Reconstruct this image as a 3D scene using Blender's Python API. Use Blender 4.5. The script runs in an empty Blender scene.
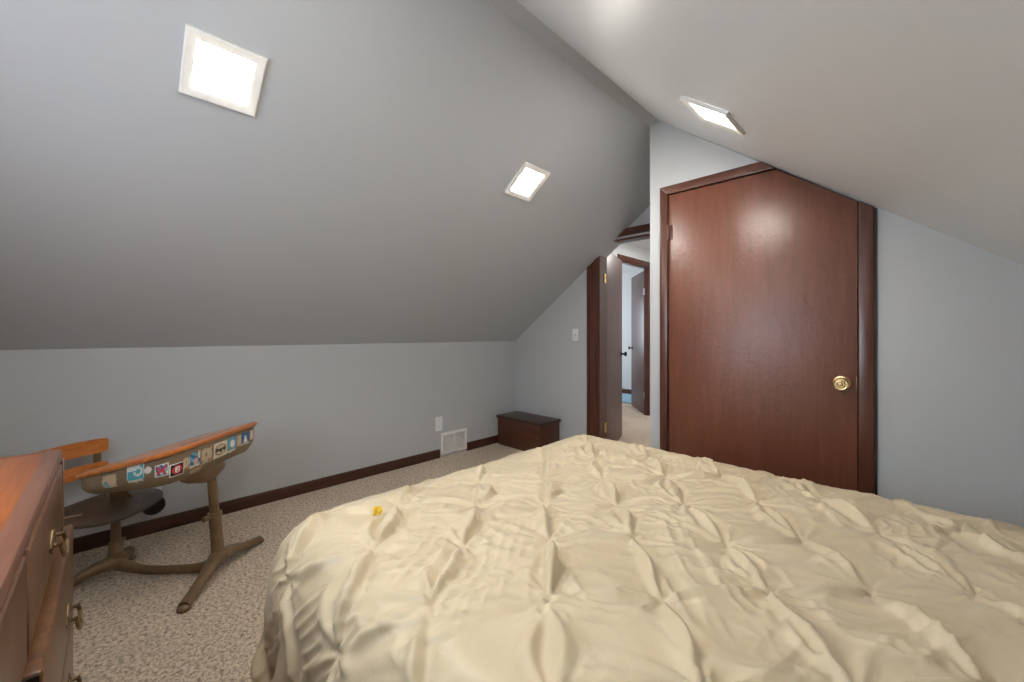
import bpy, bmesh, math, random
import numpy as np
from mathutils import Vector, Matrix

random.seed(7)
rng = np.random.default_rng(11)
SC = bpy.context.scene
COL = SC.collection
PI = math.pi
R2 = math.sqrt(2.0)

# ------------------------------------------------------------------ materials
def new_mat(name):
    m = bpy.data.materials.new(name)
    m.use_nodes = True
    nt = m.node_tree
    b = nt.nodes['Principled BSDF']
    return m, nt, b

def N(nt, kind, **kw):
    n = nt.nodes.new(kind)
    for k, v in kw.items():
        setattr(n, k, v)
    return n

def coords(nt, scale=(1, 1, 1), rot=(0, 0, 0)):
    tc = N(nt, 'ShaderNodeTexCoord')
    mp = N(nt, 'ShaderNodeMapping')
    mp.inputs['Scale'].default_value = scale
    mp.inputs['Rotation'].default_value = rot
    nt.links.new(tc.outputs['Object'], mp.inputs['Vector'])
    return mp.outputs['Vector']

def noise(nt, vec, scale, detail=3, rough=0.5, dist=0.0):
    n = N(nt, 'ShaderNodeTexNoise')
    n.inputs['Scale'].default_value = scale
    n.inputs['Detail'].default_value = detail
    n.inputs['Roughness'].default_value = rough
    n.inputs['Distortion'].default_value = dist
    nt.links.new(vec, n.inputs['Vector'])
    return n.outputs['Fac']

def ramp(nt, fac, stops):
    r = N(nt, 'ShaderNodeValToRGB')
    e = r.color_ramp.elements
    while len(e) < len(stops):
        e.new(0.5)
    for i, (p, c) in enumerate(stops):
        e[i].position = p
        e[i].color = (*c, 1) if len(c) == 3 else c
    nt.links.new(fac, r.inputs['Fac'])
    return r.outputs['Color']

def bump(nt, b, h, strength, dist=0.01):
    n = N(nt, 'ShaderNodeBump')
    n.inputs['Strength'].default_value = strength
    n.inputs['Distance'].default_value = dist
    nt.links.new(h, n.inputs['Height'])
    nt.links.new(n.outputs['Normal'], b.inputs['Normal'])
    nt.links.new(n.outputs['Normal'], b.inputs['Coat Normal'])

def plain(name, col, rough=0.5, metal=0.0, spec=0.5, mottled=0.06, scale=25):
    m, nt, b = new_mat(name)
    v = coords(nt)
    f = noise(nt, v, scale, 4)
    a = tuple(max(0, c * (1 - mottled)) for c in col)
    d = tuple(min(1, c * (1 + mottled)) for c in col)
    nt.links.new(ramp(nt, f, [(0.3, a), (0.7, d)]), b.inputs['Base Color'])
    b.inputs['Roughness'].default_value = rough
    b.inputs['Metallic'].default_value = metal
    b.inputs['Specular IOR Level'].default_value = spec
    return m

def wall_paint(name, col, rough=0.45, spec=0.4):
    m, nt, b = new_mat(name)
    v = coords(nt)
    f = noise(nt, v, 1.3, 3)
    nt.links.new(ramp(nt, f, [(0.3, tuple(c * 0.985 for c in col)), (0.7, tuple(c * 1.015 for c in col))]), b.inputs['Base Color'])
    b.inputs['Roughness'].default_value = rough
    b.inputs['Specular IOR Level'].default_value = spec
    bump(nt, b, noise(nt, v, 160, 3), 0.06, 0.002)
    return m

def wood(name, dark, light, axis='z', rough=0.3, grain=1.0, coat=0.3, orange_peel=0.0, scale=1.0):
    m, nt, b = new_mat(name)
    s = {'x': (1.2, 16, 16), 'y': (16, 1.2, 16), 'z': (16, 16, 1.2)}[axis]
    v = coords(nt, tuple(k * scale for k in s))
    f = noise(nt, v, 2.2, 8, 0.62, 0.8)
    v2 = coords(nt, (1, 1, 1))
    f2 = noise(nt, v2, 3.0, 3)
    c1 = ramp(nt, f, [(0.32, dark), (0.5, tuple((a + c) / 2 for a, c in zip(dark, light))), (0.68, light)])
    mix = N(nt, 'ShaderNodeMix', data_type='RGBA', blend_type='MULTIPLY')
    mix.inputs[0].default_value = 0.35 * grain
    nt.links.new(c1, mix.inputs[6])
    nt.links.new(ramp(nt, f2, [(0.35, (0.62, 0.62, 0.62)), (0.65, (1, 1, 1))]), mix.inputs[7])
    nt.links.new(mix.outputs[2], b.inputs['Base Color'])
    b.inputs['Roughness'].default_value = rough
    b.inputs['Coat Weight'].default_value = coat
    b.inputs['Coat Roughness'].default_value = rough * 0.7
    if orange_peel:
        h = noise(nt, coords(nt, (1, 1, 0.6)), 55, 6, 0.65)
        bump(nt, b, h, orange_peel, 0.004)
    else:
        bump(nt, b, f, 0.08, 0.002)
    return m

def emit_mat(name, col, strength):
    m, nt, b = new_mat(name)
    b.inputs['Base Color'].default_value = (0.9, 0.9, 0.88, 1)
    b.inputs['Emission Color'].default_value = (*col, 1)
    b.inputs['Emission Strength'].default_value = strength
    return m

def carpet_mat(name, dark, mid, light):
    m, nt, b = new_mat(name)
    v = coords(nt)
    f = noise(nt, v, 70, 6, 0.8, 0.3)
    f2 = noise(nt, v, 2.2, 3)
    c = ramp(nt, f, [(0.38, dark), (0.47, mid), (0.58, light)])
    mix = N(nt, 'ShaderNodeMix', data_type='RGBA', blend_type='MULTIPLY')
    mix.inputs[0].default_value = 0.5
    nt.links.new(c, mix.inputs[6])
    nt.links.new(ramp(nt, f2, [(0.35, (0.8, 0.8, 0.8)), (0.65, (1, 1, 1))]), mix.inputs[7])
    nt.links.new(mix.outputs[2], b.inputs['Base Color'])
    b.inputs['Roughness'].default_value = 0.95
    b.inputs['Specular IOR Level'].default_value = 0.1
    b.inputs['Sheen Weight'].default_value = 0.2
    bump(nt, b, f, 0.9, 0.012)
    return m

def fabric_mat():
    m, nt, b = new_mat('cream_satin')
    v = coords(nt)
    f = noise(nt, v, 5, 3)
    nt.links.new(ramp(nt, f, [(0.3, (0.57, 0.47, 0.31)), (0.7, (0.61, 0.51, 0.345))]), b.inputs['Base Color'])
    b.inputs['Roughness'].default_value = 0.38
    b.inputs['Specular IOR Level'].default_value = 0.55
    b.inputs['Sheen Weight'].default_value = 0.15
    h = noise(nt, coords(nt, (1, 1, 0.6)), 26, 4, 0.6, 1.2)
    bump(nt, b, h, 0.16, 0.01)
    return m

def glass_mat():
    m, nt, b = new_mat('window_glass')
    t = N(nt, 'ShaderNodeBsdfTransparent')
    g = N(nt, 'ShaderNodeBsdfGlossy')
    g.inputs['Roughness'].default_value = 0.02
    mx = N(nt, 'ShaderNodeMixShader')
    mx.inputs[0].default_value = 0.06
    nt.links.new(t.outputs[0], mx.inputs[1])
    nt.links.new(g.outputs[0], mx.inputs[2])
    nt.links.new(mx.outputs[0], nt.nodes['Material Output'].inputs['Surface'])
    return m

M = {}
M['paint'] = wall_paint('grey_paint', (0.50, 0.515, 0.535))
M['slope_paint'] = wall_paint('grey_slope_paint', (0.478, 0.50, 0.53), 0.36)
M['bounce_lit_slope'] = wall_paint('grey_slope_paint_bounce_lit', (0.65, 0.67, 0.695), 0.36)  # right slope: left slope's grey lightened, bounce light put into the colour
M['white_paint'] = wall_paint('white_wall_paint', (0.78, 0.78, 0.78))
M['carpet'] = carpet_mat('beige_carpet', (0.19, 0.125, 0.08), (0.58, 0.45, 0.33), (0.86, 0.72, 0.55))
M['baseboard'] = wood('dark_baseboard', (0.035, 0.011, 0.005), (0.085, 0.028, 0.013), 'y', 0.35)
M['door'] = wood('mahogany_door', (0.14, 0.042, 0.022), (0.19, 0.061, 0.033), 'z', 0.36, 0.7, 0.6, 0.55)
M['casing'] = wood('mahogany_casing', (0.07, 0.021, 0.012), (0.125, 0.04, 0.023), 'z', 0.3, 0.8, 0.3)
M['casing_x'] = wood('mahogany_header', (0.075, 0.023, 0.013), (0.135, 0.045, 0.026), 'x', 0.3, 0.8, 0.3)
M['hall_door'] = wood('hall_door_wood', (0.085, 0.038, 0.036), (0.15, 0.07, 0.066), 'z', 0.42, 0.8, 0.1)
M['chest'] = wood('chest_wood', (0.055, 0.015, 0.006), (0.115, 0.034, 0.013), 'x', 0.32, 0.9, 0.2)
M['chest_lid'] = wood('chest_lid_wood', (0.03, 0.010, 0.006), (0.062, 0.022, 0.013), 'x', 0.4, 0.9, 0.15)
M['dresser_top'] = wood('dresser_top_wood', (0.26, 0.06, 0.012), (0.52, 0.155, 0.035), 'x', 0.3, 1.0, 0.35)
M['dresser'] = wood('dresser_wood', (0.085, 0.033, 0.011), (0.21, 0.092, 0.034), 'z', 0.3, 1.0, 0.2)
M['dresser_edge'] = wood('dresser_edge_wood', (0.15, 0.055, 0.032), (0.27, 0.115, 0.07), 'x', 0.3, 0.8, 0.3)
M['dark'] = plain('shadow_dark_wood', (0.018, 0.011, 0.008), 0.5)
M['desk_lid'] = wood('orange_desk_wood', (0.46, 0.125, 0.022), (0.70, 0.25, 0.06), 'y', 0.28, 0.8, 0.4)
M['desk_metal'] = plain('brown_enamel', (0.17, 0.105, 0.052), 0.38, 0.15, 0.5, 0.22, 14)
M['desk_box'] = plain('taupe_enamel', (0.27, 0.19, 0.115), 0.42, 0.1, 0.5, 0.18, 16)
M['seat_wood'] = wood('worn_seat_wood', (0.055, 0.033, 0.016), (0.11, 0.072, 0.038), 'y', 0.42, 1.0, 0.1)
M['dark_metal'] = plain('dark_bronze', (0.06, 0.042, 0.028), 0.35, 0.6)
M['brass'] = plain('brass', (0.72, 0.55, 0.30), 0.28, 1.0, 0.5, 0.1, 60)
M['old_brass'] = plain('old_brass', (0.24, 0.16, 0.085), 0.4, 0.85, 0.5, 0.2, 60)
M['bright_brass'] = plain('bright_brass', (0.75, 0.55, 0.2), 0.3, 0.9)
M['steel'] = plain('steel', (0.55, 0.55, 0.55), 0.3, 1.0)
M['black'] = plain('black_plastic', (0.008, 0.008, 0.009), 0.4)
M['white_plastic'] = plain('white_plastic', (0.80, 0.80, 0.80), 0.4, 0, 0.4, 0.02)
M['vent_white'] = plain('vent_enamel', (0.84, 0.83, 0.82), 0.4, 0, 0.4, 0.05)
M['vent_dark'] = plain('vent_shadow', (0.22, 0.22, 0.23), 0.7)
M['light_frame'] = plain('light_frame_white', (0.80, 0.79, 0.76), 0.45, 0, 0.4, 0.02)
M['led'] = emit_mat('led_diffuser', (1.0, 0.945, 0.85), 84.0)
M['fabric'] = fabric_mat()
M['mattress'] = plain('mattress_ticking', (0.7, 0.68, 0.62), 0.9)
M['yellow'] = plain('yellow_yarn', (0.80, 0.55, 0.06), 0.8, 0, 0.2, 0.2, 300)
M['rug'] = plain('blue_rug', (0.35, 0.52, 0.62), 0.95, 0, 0.1, 0.15, 60)
M['glass'] = glass_mat()
ST = {}
for k, c in dict(tan=(0.62, 0.47, 0.30), cream=(0.74, 0.68, 0.55), teal=(0.10, 0.42, 0.47), white=(0.80, 0.79, 0.74), blue=(0.05, 0.16, 0.34),
                 sky=(0.16, 0.40, 0.52), red=(0.58, 0.05, 0.07), pink=(0.75, 0.42, 0.38), black=(0.02, 0.016, 0.014), grey=(0.42, 0.42, 0.40), navy=(0.07, 0.10, 0.24)).items():
    ST[k] = plain('sticker_' + k, c, 0.5, 0, 0.4, 0.1, 90)

# ------------------------------------------------------------------ mesh helpers
class MB:
    """collects shapes into one mesh"""
    def __init__(self):
        self.bm = bmesh.new()
        self.mats = []
    def mi(self, mat):
        if mat not in self.mats:
            self.mats.append(mat)
        return self.mats.index(mat)
    def add(self, verts, faces, mat, smooth=False):
        vs = [self.bm.verts.new(v) for v in verts]
        i = self.mi(mat)
        out = []
        for f in faces:
            try:
                fc = self.bm.faces.new([vs[k] for k in f])
            except ValueError:
                continue
            fc.material_index = i
            fc.smooth = smooth
            out.append(fc)
        return vs, out
    def box(self, lo, hi, mat, bevel=0.0, seg=2, mtx=None):
        x0, y0, z0 = lo; x1, y1, z1 = hi
        v = [(x0, y0, z0), (x1, y0, z0), (x1, y1, z0), (x0, y1, z0), (x0, y0, z1), (x1, y0, z1), (x1, y1, z1), (x0, y1, z1)]
        if mtx is not None:
            v = [mtx @ Vector(p) for p in v]
        vs, fs = self.add(v, [(0, 3, 2, 1), (4, 5, 6, 7), (0, 1, 5, 4), (1, 2, 6, 5), (2, 3, 7, 6), (3, 0, 4, 7)], mat)
        if bevel:
            es = list({e for f in fs for e in f.edges})
            bmesh.ops.bevel(self.bm, geom=es, offset=bevel, segments=seg, affect='EDGES', profile=0.5, material=-1)
        return self
    def prism(self, poly, axis, d0, d1, mat, bevel=0.0, seg=2, smooth=False):
        """poly in the two other axes (order: x,y,z without axis)"""
        def mk(p, d):
            return {'x': (d, p[0], p[1]), 'y': (p[0], d, p[1]), 'z': (p[0], p[1], d)}[axis]
        n = len(poly)
        v = [mk(p, d0) for p in poly] + [mk(p, d1) for p in poly]
        f = [tuple(range(n))[::-1], tuple(range(n, 2 * n))] + [(i, (i + 1) % n, n + (i + 1) % n, n + i) for i in range(n)]
        vs, fs = self.add(v, f, mat, smooth)
        if bevel:
            es = list({e for q in fs[:2] for e in q.edges})
            bmesh.ops.bevel(self.bm, geom=es, offset=bevel, segments=seg, affect='EDGES', profile=0.5, material=-1)
        return self
    def lathe(self, prof, mat, mtx=None, n=32, smooth=True):
        """prof: (radius, height) list, axis z"""
        v = []; f = []
        for r, h in prof:
            for k in range(n):
                a = 2 * PI * k / n
                v.append(Vector((r * math.cos(a), r * math.sin(a), h)))
        for i in range(len(prof) - 1):
            for k in range(n):
                f.append((i * n + k, i * n + (k + 1) % n, (i + 1) * n + (k + 1) % n, (i + 1) * n + k))
        f.append(tuple(range(n))[::-1])
        f.append(tuple((len(prof) - 1) * n + k for k in range(n)))
        if mtx is not None:
            v = [mtx @ p for p in v]
        self.add(v, f, mat, smooth)
        return self
    def tube(self, path, radii, mat, n=12, flat=(1, 1), up=(0, 0, 1), closed=False):
        pts = [Vector(p) for p in path]
        if not isinstance(radii, (list, tuple)):
            radii = [radii] * len(pts)
        rings = []
        up = Vector(up)
        for i, p in enumerate(pts):
            if closed:
                t = (pts[(i + 1) % len(pts)] - pts[i - 1]).normalized()
            else:
                t = (pts[min(i + 1, len(pts) - 1)] - pts[max(i - 1, 0)]).normalized()
            s = t.cross(up)
            if s.length < 1e-4:
                s = t.cross(Vector((1, 0, 0)))
            s.normalize()
            w = s.cross(t).normalized()
            rings.append([p + s * (math.cos(2 * PI * k / n) * radii[i] * flat[0]) + w * (math.sin(2 * PI * k / n) * radii[i] * flat[1]) for k in range(n)])
        v = [q for r in rings for q in r]
        f = []
        m = len(rings)
        for i in range(m if closed else m - 1):
            j = (i + 1) % m
            for k in range(n):
                f.append((i * n + k, i * n + (k + 1) % n, j * n + (k + 1) % n, j * n + k))
        if not closed:
            f.append(tuple(range(n))[::-1])
            f.append(tuple((m - 1) * n + k for k in range(n)))
        self.add(v, f, mat, True)
        return self
    def loft(self, rings, mat, smooth=True, caps=True):
        n = len(rings[0])
        v = [p for r in rings for p in r]
        f = []
        for i in range(len(rings) - 1):
            for k in range(n):
                f.append((i * n + k, i * n + (k + 1) % n, (i + 1) * n + (k + 1) % n, (i + 1) * n + k))
        if caps:
            f.append(tuple(range(n))[::-1])
            f.append(tuple((len(rings) - 1) * n + k for k in range(n)))
        self.add(v, f, mat, smooth)
        return self
    def build(self, name, parent=None, sharp=35):
        bmesh.ops.recalc_face_normals(self.bm, faces=self.bm.faces[:])
        me = bpy.data.meshes.new(name)
        self.bm.to_mesh(me)
        self.bm.free()
        for m in self.mats:
            me.materials.append(m)
        if sharp:
            try:
                me.set_sharp_from_angle(angle=math.radians(sharp))
            except Exception:
                pass
        o = bpy.data.objects.new(name, me)
        COL.objects.link(o)
        if parent is not None:
            o.parent = parent
        return o

def smooth_curve(pts, n=8):
    """Catmull-Rom through the points"""
    P = [Vector(p) for p in pts]
    P = [P[0] * 2 - P[1]] + P + [P[-1] * 2 - P[-2]]
    out = []
    for i in range(1, len(P) - 2):
        for k in range(n):
            t = k / n
            a, b, c, d = P[i - 1], P[i], P[i + 1], P[i + 2]
            out.append(0.5 * ((2 * b) + (c - a) * t + (2 * a - 5 * b + 4 * c - d) * t * t + (3 * b - a - 3 * c + d) * t ** 3))
    out.append(P[-2])
    return out

def empty(name, loc, rz=0.0):
    o = bpy.data.objects.new(name, None)
    COL.objects.link(o)
    o.location = loc
    o.rotation_euler = (0, 0, rz)
    return o

def tag(o, label, cat, group=None):
    o['label'] = label
    o['category'] = cat
    if group:
        o['group'] = group
    return o

def struct(o, label=None):
    o['kind'] = 'structure'
    return o

# ------------------------------------------------------------------ room dimensions (metres)
XL, XR = -3.111, 0.80            # knee walls
YB, YF, YC = -0.78, 3.162, 2.413  # back gable, far wall, closet face
T = 0.12
sl_l = lambda x: 3.349 + 0.732 * x   # left slope
sl_r = lambda x: 1.632 - 0.758 * x   # right slope
XRIDGE = -1.152
ZR = sl_l(XRIDGE)
KL, KR = sl_l(XL), sl_r(XR)

# floor
struct(MB().box((-5.3, YB - T, -0.1), (XR + T, 7.2, 0.0), M['carpet']).build('floor'))
# knee walls
struct(MB().box((XL - T, YB - T, 0), (XL, YF + T, KL), M['paint']).build('wall_left'))
struct(MB().box((XR, YB - T, 0), (XR + T, YF + T, KR), M['paint']).build('wall_right'))
# slopes
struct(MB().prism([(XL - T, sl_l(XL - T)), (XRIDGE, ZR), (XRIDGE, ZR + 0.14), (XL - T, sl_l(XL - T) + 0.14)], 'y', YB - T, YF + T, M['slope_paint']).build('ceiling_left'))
struct(MB().prism([(XR + T, sl_r(XR + T)), (XRIDGE, ZR), (XRIDGE, ZR + 0.14), (XR + T, sl_r(XR + T) + 0.14)], 'y', YB - T, YF + T, M['bounce_lit_slope']).build('ceiling_right'))
# ridge board
b = MB()
b.prism([(-1.190, 2.474), (-1.114, 2.474), (-1.106, 2.478), (-1.106, 2.53), (-1.190, 2.53)], 'y', YB, YC, M['slope_paint'], 0.002)
struct(b.build('trim_1'))

# back gable wall with window
WX0, WX1, WZ0, WZ1 = -1.53, -0.52, 0.86, 1.80  # opening widened to the right to add daylight on the bed
b = MB()
b.prism([(XL, 0), (WX0, 0), (WX0, sl_l(WX0)), (XL, KL)], 'y', YB - T, YB, M['paint'])
b.prism([(WX1, 0), (XR, 0), (XR, KR), (WX1, sl_r(WX1))], 'y', YB - T, YB, M['paint'])
b.prism([(WX0, 0), (WX1, 0), (WX1, WZ0), (WX0, WZ0)], 'y', YB - T, YB, M['paint'])
b.prism([(WX0, WZ1), (WX1, WZ1), (WX1, sl_r(WX1)), (XRIDGE, ZR), (WX0, sl_l(WX0))], 'y', YB - T, YB, M['paint'])
struct(b.build('wall_back'))

def window(name, axis, plane, a0, a1, z0, z1, inward):
    """frame, sashes and pane of a window in a wall opening"""
    def bx(b, u0, u1, w0, w1, d0, d1, m, bev=0.003):
        lo, hi = ((u0, min(d0, d1), w0), (u1, max(d0, d1), w1)) if axis == 'y' else ((min(d0, d1), u0, w0), (max(d0, d1), u1, w1))
        b.box(lo, hi, m, bev)
    b = MB()
    i = inward
    fr = 0.07
    for (u0, u1, w0, w1) in ((a0 - fr, a0, z0 - fr, z1 + fr), (a1, a1 + fr, z0 - fr, z1 + fr), (a0, a1, z1, z1 + fr), (a0 - 0.02, a1 + 0.02, z0 - 0.04, z0)):
        bx(b, u0, u1, w0, w1, plane, plane + i * 0.018, M['casing'])
    o = struct(b.build(name))
    b = MB()
    zm = (z0 + z1) / 2
    for (u0, u1, w0, w1) in ((a0, a0 + 0.03, z0, z1), (a1 - 0.03, a1, z0, z1), (a0 + 0.03, a1 - 0.03, z0, z0 + 0.03), (a0 + 0.03, a1 - 0.03, z1 - 0.03, z1), (a0 + 0.03, a1 - 0.03, zm - 0.018, zm + 0.018)):
        bx(b, u0, u1, w0, w1, plane - i * 0.07, plane - i * 0.03, M['white_plastic'])
    b.build('sash', o)
    b = MB()
    bx(b, a0 + 0.03, a1 - 0.03, z0 + 0.03, z1 - 0.03, plane - i * 0.052, plane - i * 0.049, M['glass'], 0)
    b.build('pane', o)
    return o

window('window_1', 'y', YB, WX0, WX1, WZ0, WZ1, 1)

# far wall with the doorway to the hall
DX0, DX1, DZ = -2.04, -1.215, 1.985
b = MB()
b.prism([(XL, 0), (DX0, 0), (DX0, sl_l(DX0)), (XL, KL)], 'y', YF, YF + T, M['paint'])
xh = (DZ - 3.349) / 0.732
b.prism([(xh, DZ), (-1.175, DZ), (-1.175, sl_l(-1.175))], 'y', YF, YF + T, M['paint'])
struct(b.build('wall_far'))
# closet: face wall with door opening, and its return beside the doorway
CX0, CX1 = -1.06, -0.17
b = MB()
b.prism([(-1.175, 0), (CX0, 0), (CX0, sl_l(-1.175)), (XRIDGE, ZR), (-1.175, sl_l(-1.175))], 'y', YC, YC + 0.1, M['paint'])
xs = -0.505
b.prism([(CX0, 2.01), (xs, 2.01), (XRIDGE, ZR), (CX0, sl_r(CX0))][:2] + [(CX0, sl_r(CX0))], 'y', YC, YC + 0.1, M['paint'])
b.prism([(CX1, 0), (XR, 0), (XR, KR), (CX1, sl_r(CX1))], 'y', YC, YC + 0.1, M['paint'])
b.box((-1.175, YC + 0.1, 0), (-1.09, YF + T, 2.50), M['paint'])
b.prism([(-0.52, 2.006), (CX1, 1.750), (CX1, sl_r(CX1)), (-0.52, sl_r(-0.52))], 'y', YC + 0.036, YC + 0.1, M['casing'])   # head of the opening under the slope
b.prism([(-1.09, 0), (XR, 0), (XR, KR), (-1.09, sl_r(-1.09))], 'y', YF, YF + T, M['paint'])   # back of the closet
struct(b.build('wall_closet'))

# closet door
b = MB()
b.prism([(-1.053, 0.012), (-0.176, 0.012), (-0.176, 1.752), (-0.497, 1.996), (-1.053, 1.996)], 'y', YC - 0.004, YC + 0.034, M['door'], 0.002)
d1 = struct(b.build('door_1'))
kp = [(0.0335, 0), (0.0345, 0.003), (0.031, 0.007), (0.016, 0.009), (0.0125, 0.012), (0.0125, 0.03), (0.018, 0.034), (0.0265, 0.040), (0.0290, 0.047), (0.0285, 0.055),
      (0.0255, 0.059), (0.0225, 0.0585), (0.0205, 0.0520), (0.0185, 0.0520), (0.0165, 0.0600), (0.0140, 0.0605), (0.0120, 0.0545), (0.0100, 0.0545), (0.0085, 0.0610), (0.0065, 0.0625), (0.001, 0.063)]
kb = MB()
kb.lathe(kp, M['brass'], Matrix.Translation((-0.231, YC - 0.004, 0.921)) @ Matrix.Rotation(PI / 2, 4, 'X'), 40)
kb.build('knob', d1)
for z in (1.77, 0.25):
    h = MB()
    h.tube([(-1.056, YC - 0.012, z - 0.045), (-1.056, YC - 0.012, z + 0.045)], 0.0075, M['casing'], 10, up=(0, 1, 0))
    h.box((-1.054, YC - 0.009, z - 0.042), (-1.032, YC - 0.004, z + 0.042), M['casing'], 0.001)
    h.build('hinge', d1)
h = MB()
h.box((-0.182, YC - 0.0055, 0.895), (-0.176, YC + 0.02, 0.955), M['old_brass'], 0.001)
h.build('latch_plate', d1)
# closet door casing
b = MB()
b.prism([(-1.103, 0), (-1.056, 0), (-1.056, 2.0), (-1.103, 2.052)], 'y', YC - 0.02, YC + 0.002, M['casing'], 0.004)
b.prism([(-1.056, 2.0), (-0.500, 2.0), (-0.562, 2.052), (-1.103, 2.052)], 'y', YC - 0.02, YC + 0.002, M['casing_x'], 0.004)
b.prism([(-0.172, 0), (-0.119, 0), (-0.119, 1.716), (-0.172, 1.756)], 'y', YC - 0.016, YC + 0.002, M['casing'], 0.004)
b.prism([(-0.117, 0), (-0.109, 0), (-0.109, 1.708), (-0.117, 1.714)], 'y', YC - 0.006, YC + 0.002, M['dark'], 0.0)  # dark strip painted in for the shadow gap beside the casing
struct(b.build('trim_2'))

# hall doorway casing and jambs
b = MB()
for (x0, x1, d) in ((-2.153, -2.128, 0.022), (-2.128, -2.085, 0.014), (-2.085, -2.055, 0.02), (-2.055, -2.04, 0.010)):
    b.prism([(x0, 0), (x1, 0), (x1, sl_l(x1)), (x0, sl_l(x0))], 'y', YF - d, YF + 0.001, M['casing'], 0.003)
b.prism([(-2.042, 0), (-2.022, 0), (-2.022, sl_l(-2.022)), (-2.042, sl_l(-2.042))], 'y', YF - 0.004, YF + T, M['casing'])
b.prism([(DX1, 0), (DX1 + 0.04, 0), (DX1 + 0.04, 1.985), (DX1, 1.985)], 'y', YF, YF + T, M['casing'])
z0, z1 = 2.004, 2.066
b.prism([((z0 - 3.349) / 0.732, z0), (-1.176, z0), (-1.176, z1), ((z1 - 3.349) / 0.732, z1)], 'y', YF - 0.02, YF + 0.001, M['casing_x'], 0.003)
b.prism([((1.972 - 3.349) / 0.732, 1.972), (-1.176, 1.972), (-1.176, 1.990), ((1.99 - 3.349) / 0.732, 1.990)], 'y', YF, YF + T, M['casing_x'], 0.002)
struct(b.build('trim_3'))

def flush_door(name, hinge, ang, w, h, mat, clip=None, knob_mat='black', hinge_mat='bright_brass', th=0.035, side=1, swing=1):
    """a hung leaf; local x runs from the hinge along the leaf"""
    mt = Matrix.Translation(hinge) @ Matrix.Rotation(ang, 4, 'Z')
    poly = [(0, 0.012), (w, 0.012), (w, h), (0, h)] if clip is None else [(0, 0.012), (w, 0.012), (w, h)] + clip
    b = MB(); b.prism(poly, 'y', 0, -th * swing, mat, 0.002)
    o = b.build(name); o.matrix_world = mt; struct(o)
    k = MB()
    prof = [(0.028, 0), (0.028, 0.004), (0.011, 0.008), (0.010, 0.03), (0.022, 0.038), (0.027, 0.048), (0.024, 0.058), (0.012, 0.063), (0.001, 0.064)]
    y0 = min(0, -th * swing); y1 = max(0, -th * swing)
    k.lathe(prof, M[knob_mat], Matrix.Translation((w - 0.06, y0, 0.93)) @ Matrix.Rotation(PI / 2, 4, 'X'), 20)
    k.lathe(prof, M[knob_mat], Matrix.Translation((w - 0.06, y1, 0.93)) @ Matrix.Rotation(-PI / 2, 4, 'X'), 20)
    k.build('knob', o)
    for z in (0.28, h - 0.30):
        q = MB()
        yy = 0.006 * swing
        q.tube([(-0.004, yy, z - 0.045), (-0.004, yy, z + 0.045)], 0.008, M[hinge_mat], 10, up=(0, 1, 0))
        q.box((-0.004, min(0, yy * 0.4), z - 0.044), (0.026, max(0, yy * 0.4), z + 0.044), M[hinge_mat])
        q.box((-0.026, min(0, yy * 0.4), z - 0.044), (-0.004, max(0, yy * 0.4), z + 0.044), M[hinge_mat])
        q.build('hinge', o)
    return o

# hall door, swung open into the hall (top hinge corner cut to the roof slope)
flush_door('door_2', (-2.026, YF + T - 0.03, 0), math.radians(90 + 19), 0.84, 1.965, M['hall_door'], clip=[(0.10, 1.965), (0, 1.87)], swing=-1)

# hall and the second room beyond
XH = -2.63
TH = 0.06
HY0, HY1 = 4.58, 5.355
HZ = 2.33
b = MB()
b.box((XH - TH, YF + T, 0), (XH, HY0, HZ), M['white_paint'])
b.box((XH - TH, HY1, 0), (XH, 7.2, HZ), M['white_paint'])
b.box((XH - TH, HY0, 2.09), (XH, HY1, HZ), M['white_paint'])
struct(b.build('wall_hall_left'))
struct(MB().box((-1.175, YF + T, 0), (-1.06, 7.2, HZ), M['white_paint']).build('wall_hall_right'))
struct(MB().box((-5.3, 7.0, 0), (XH - TH, 7.2, HZ), M['white_paint']).build('wall_room_far'))
struct(MB().box((XH, 6.6, 0), (-1.175, 6.72, HZ), M['white_paint']).build('wall_hall_far'))
b = MB()
b.box((-5.3, 3.6, 0), (-5.18, 5.2, HZ), M['white_paint'])
b.box((-5.3, 6.4, 0), (-5.18, 7.0, HZ), M['white_paint'])
b.box((-5.3, 5.2, 0), (-5.18, 6.4, 0.8), M['white_paint'])
b.box((-5.3, 5.2, 1.95), (-5.18, 6.4, HZ), M['white_paint'])
struct(b.build('wall_room_left'))
struct(MB().box((-5.3, 3.5, 0), (XH - TH, 3.6, HZ), M['white_paint']).build('wall_room_near'))
struct(MB().box((-5.3, YF + T, HZ), (-1.06, 7.2, HZ + 0.1), M['white_paint']).build('ceiling_hall'))
window('window_2', 'x', -5.18, 5.2, 6.4, 0.8, 1.95, 1)
struct(MB().box((-5.18, 6.985, 0), (XH - TH, 7.0, 0.09), M['casing_x']).build('baseboard_far'))
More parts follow.
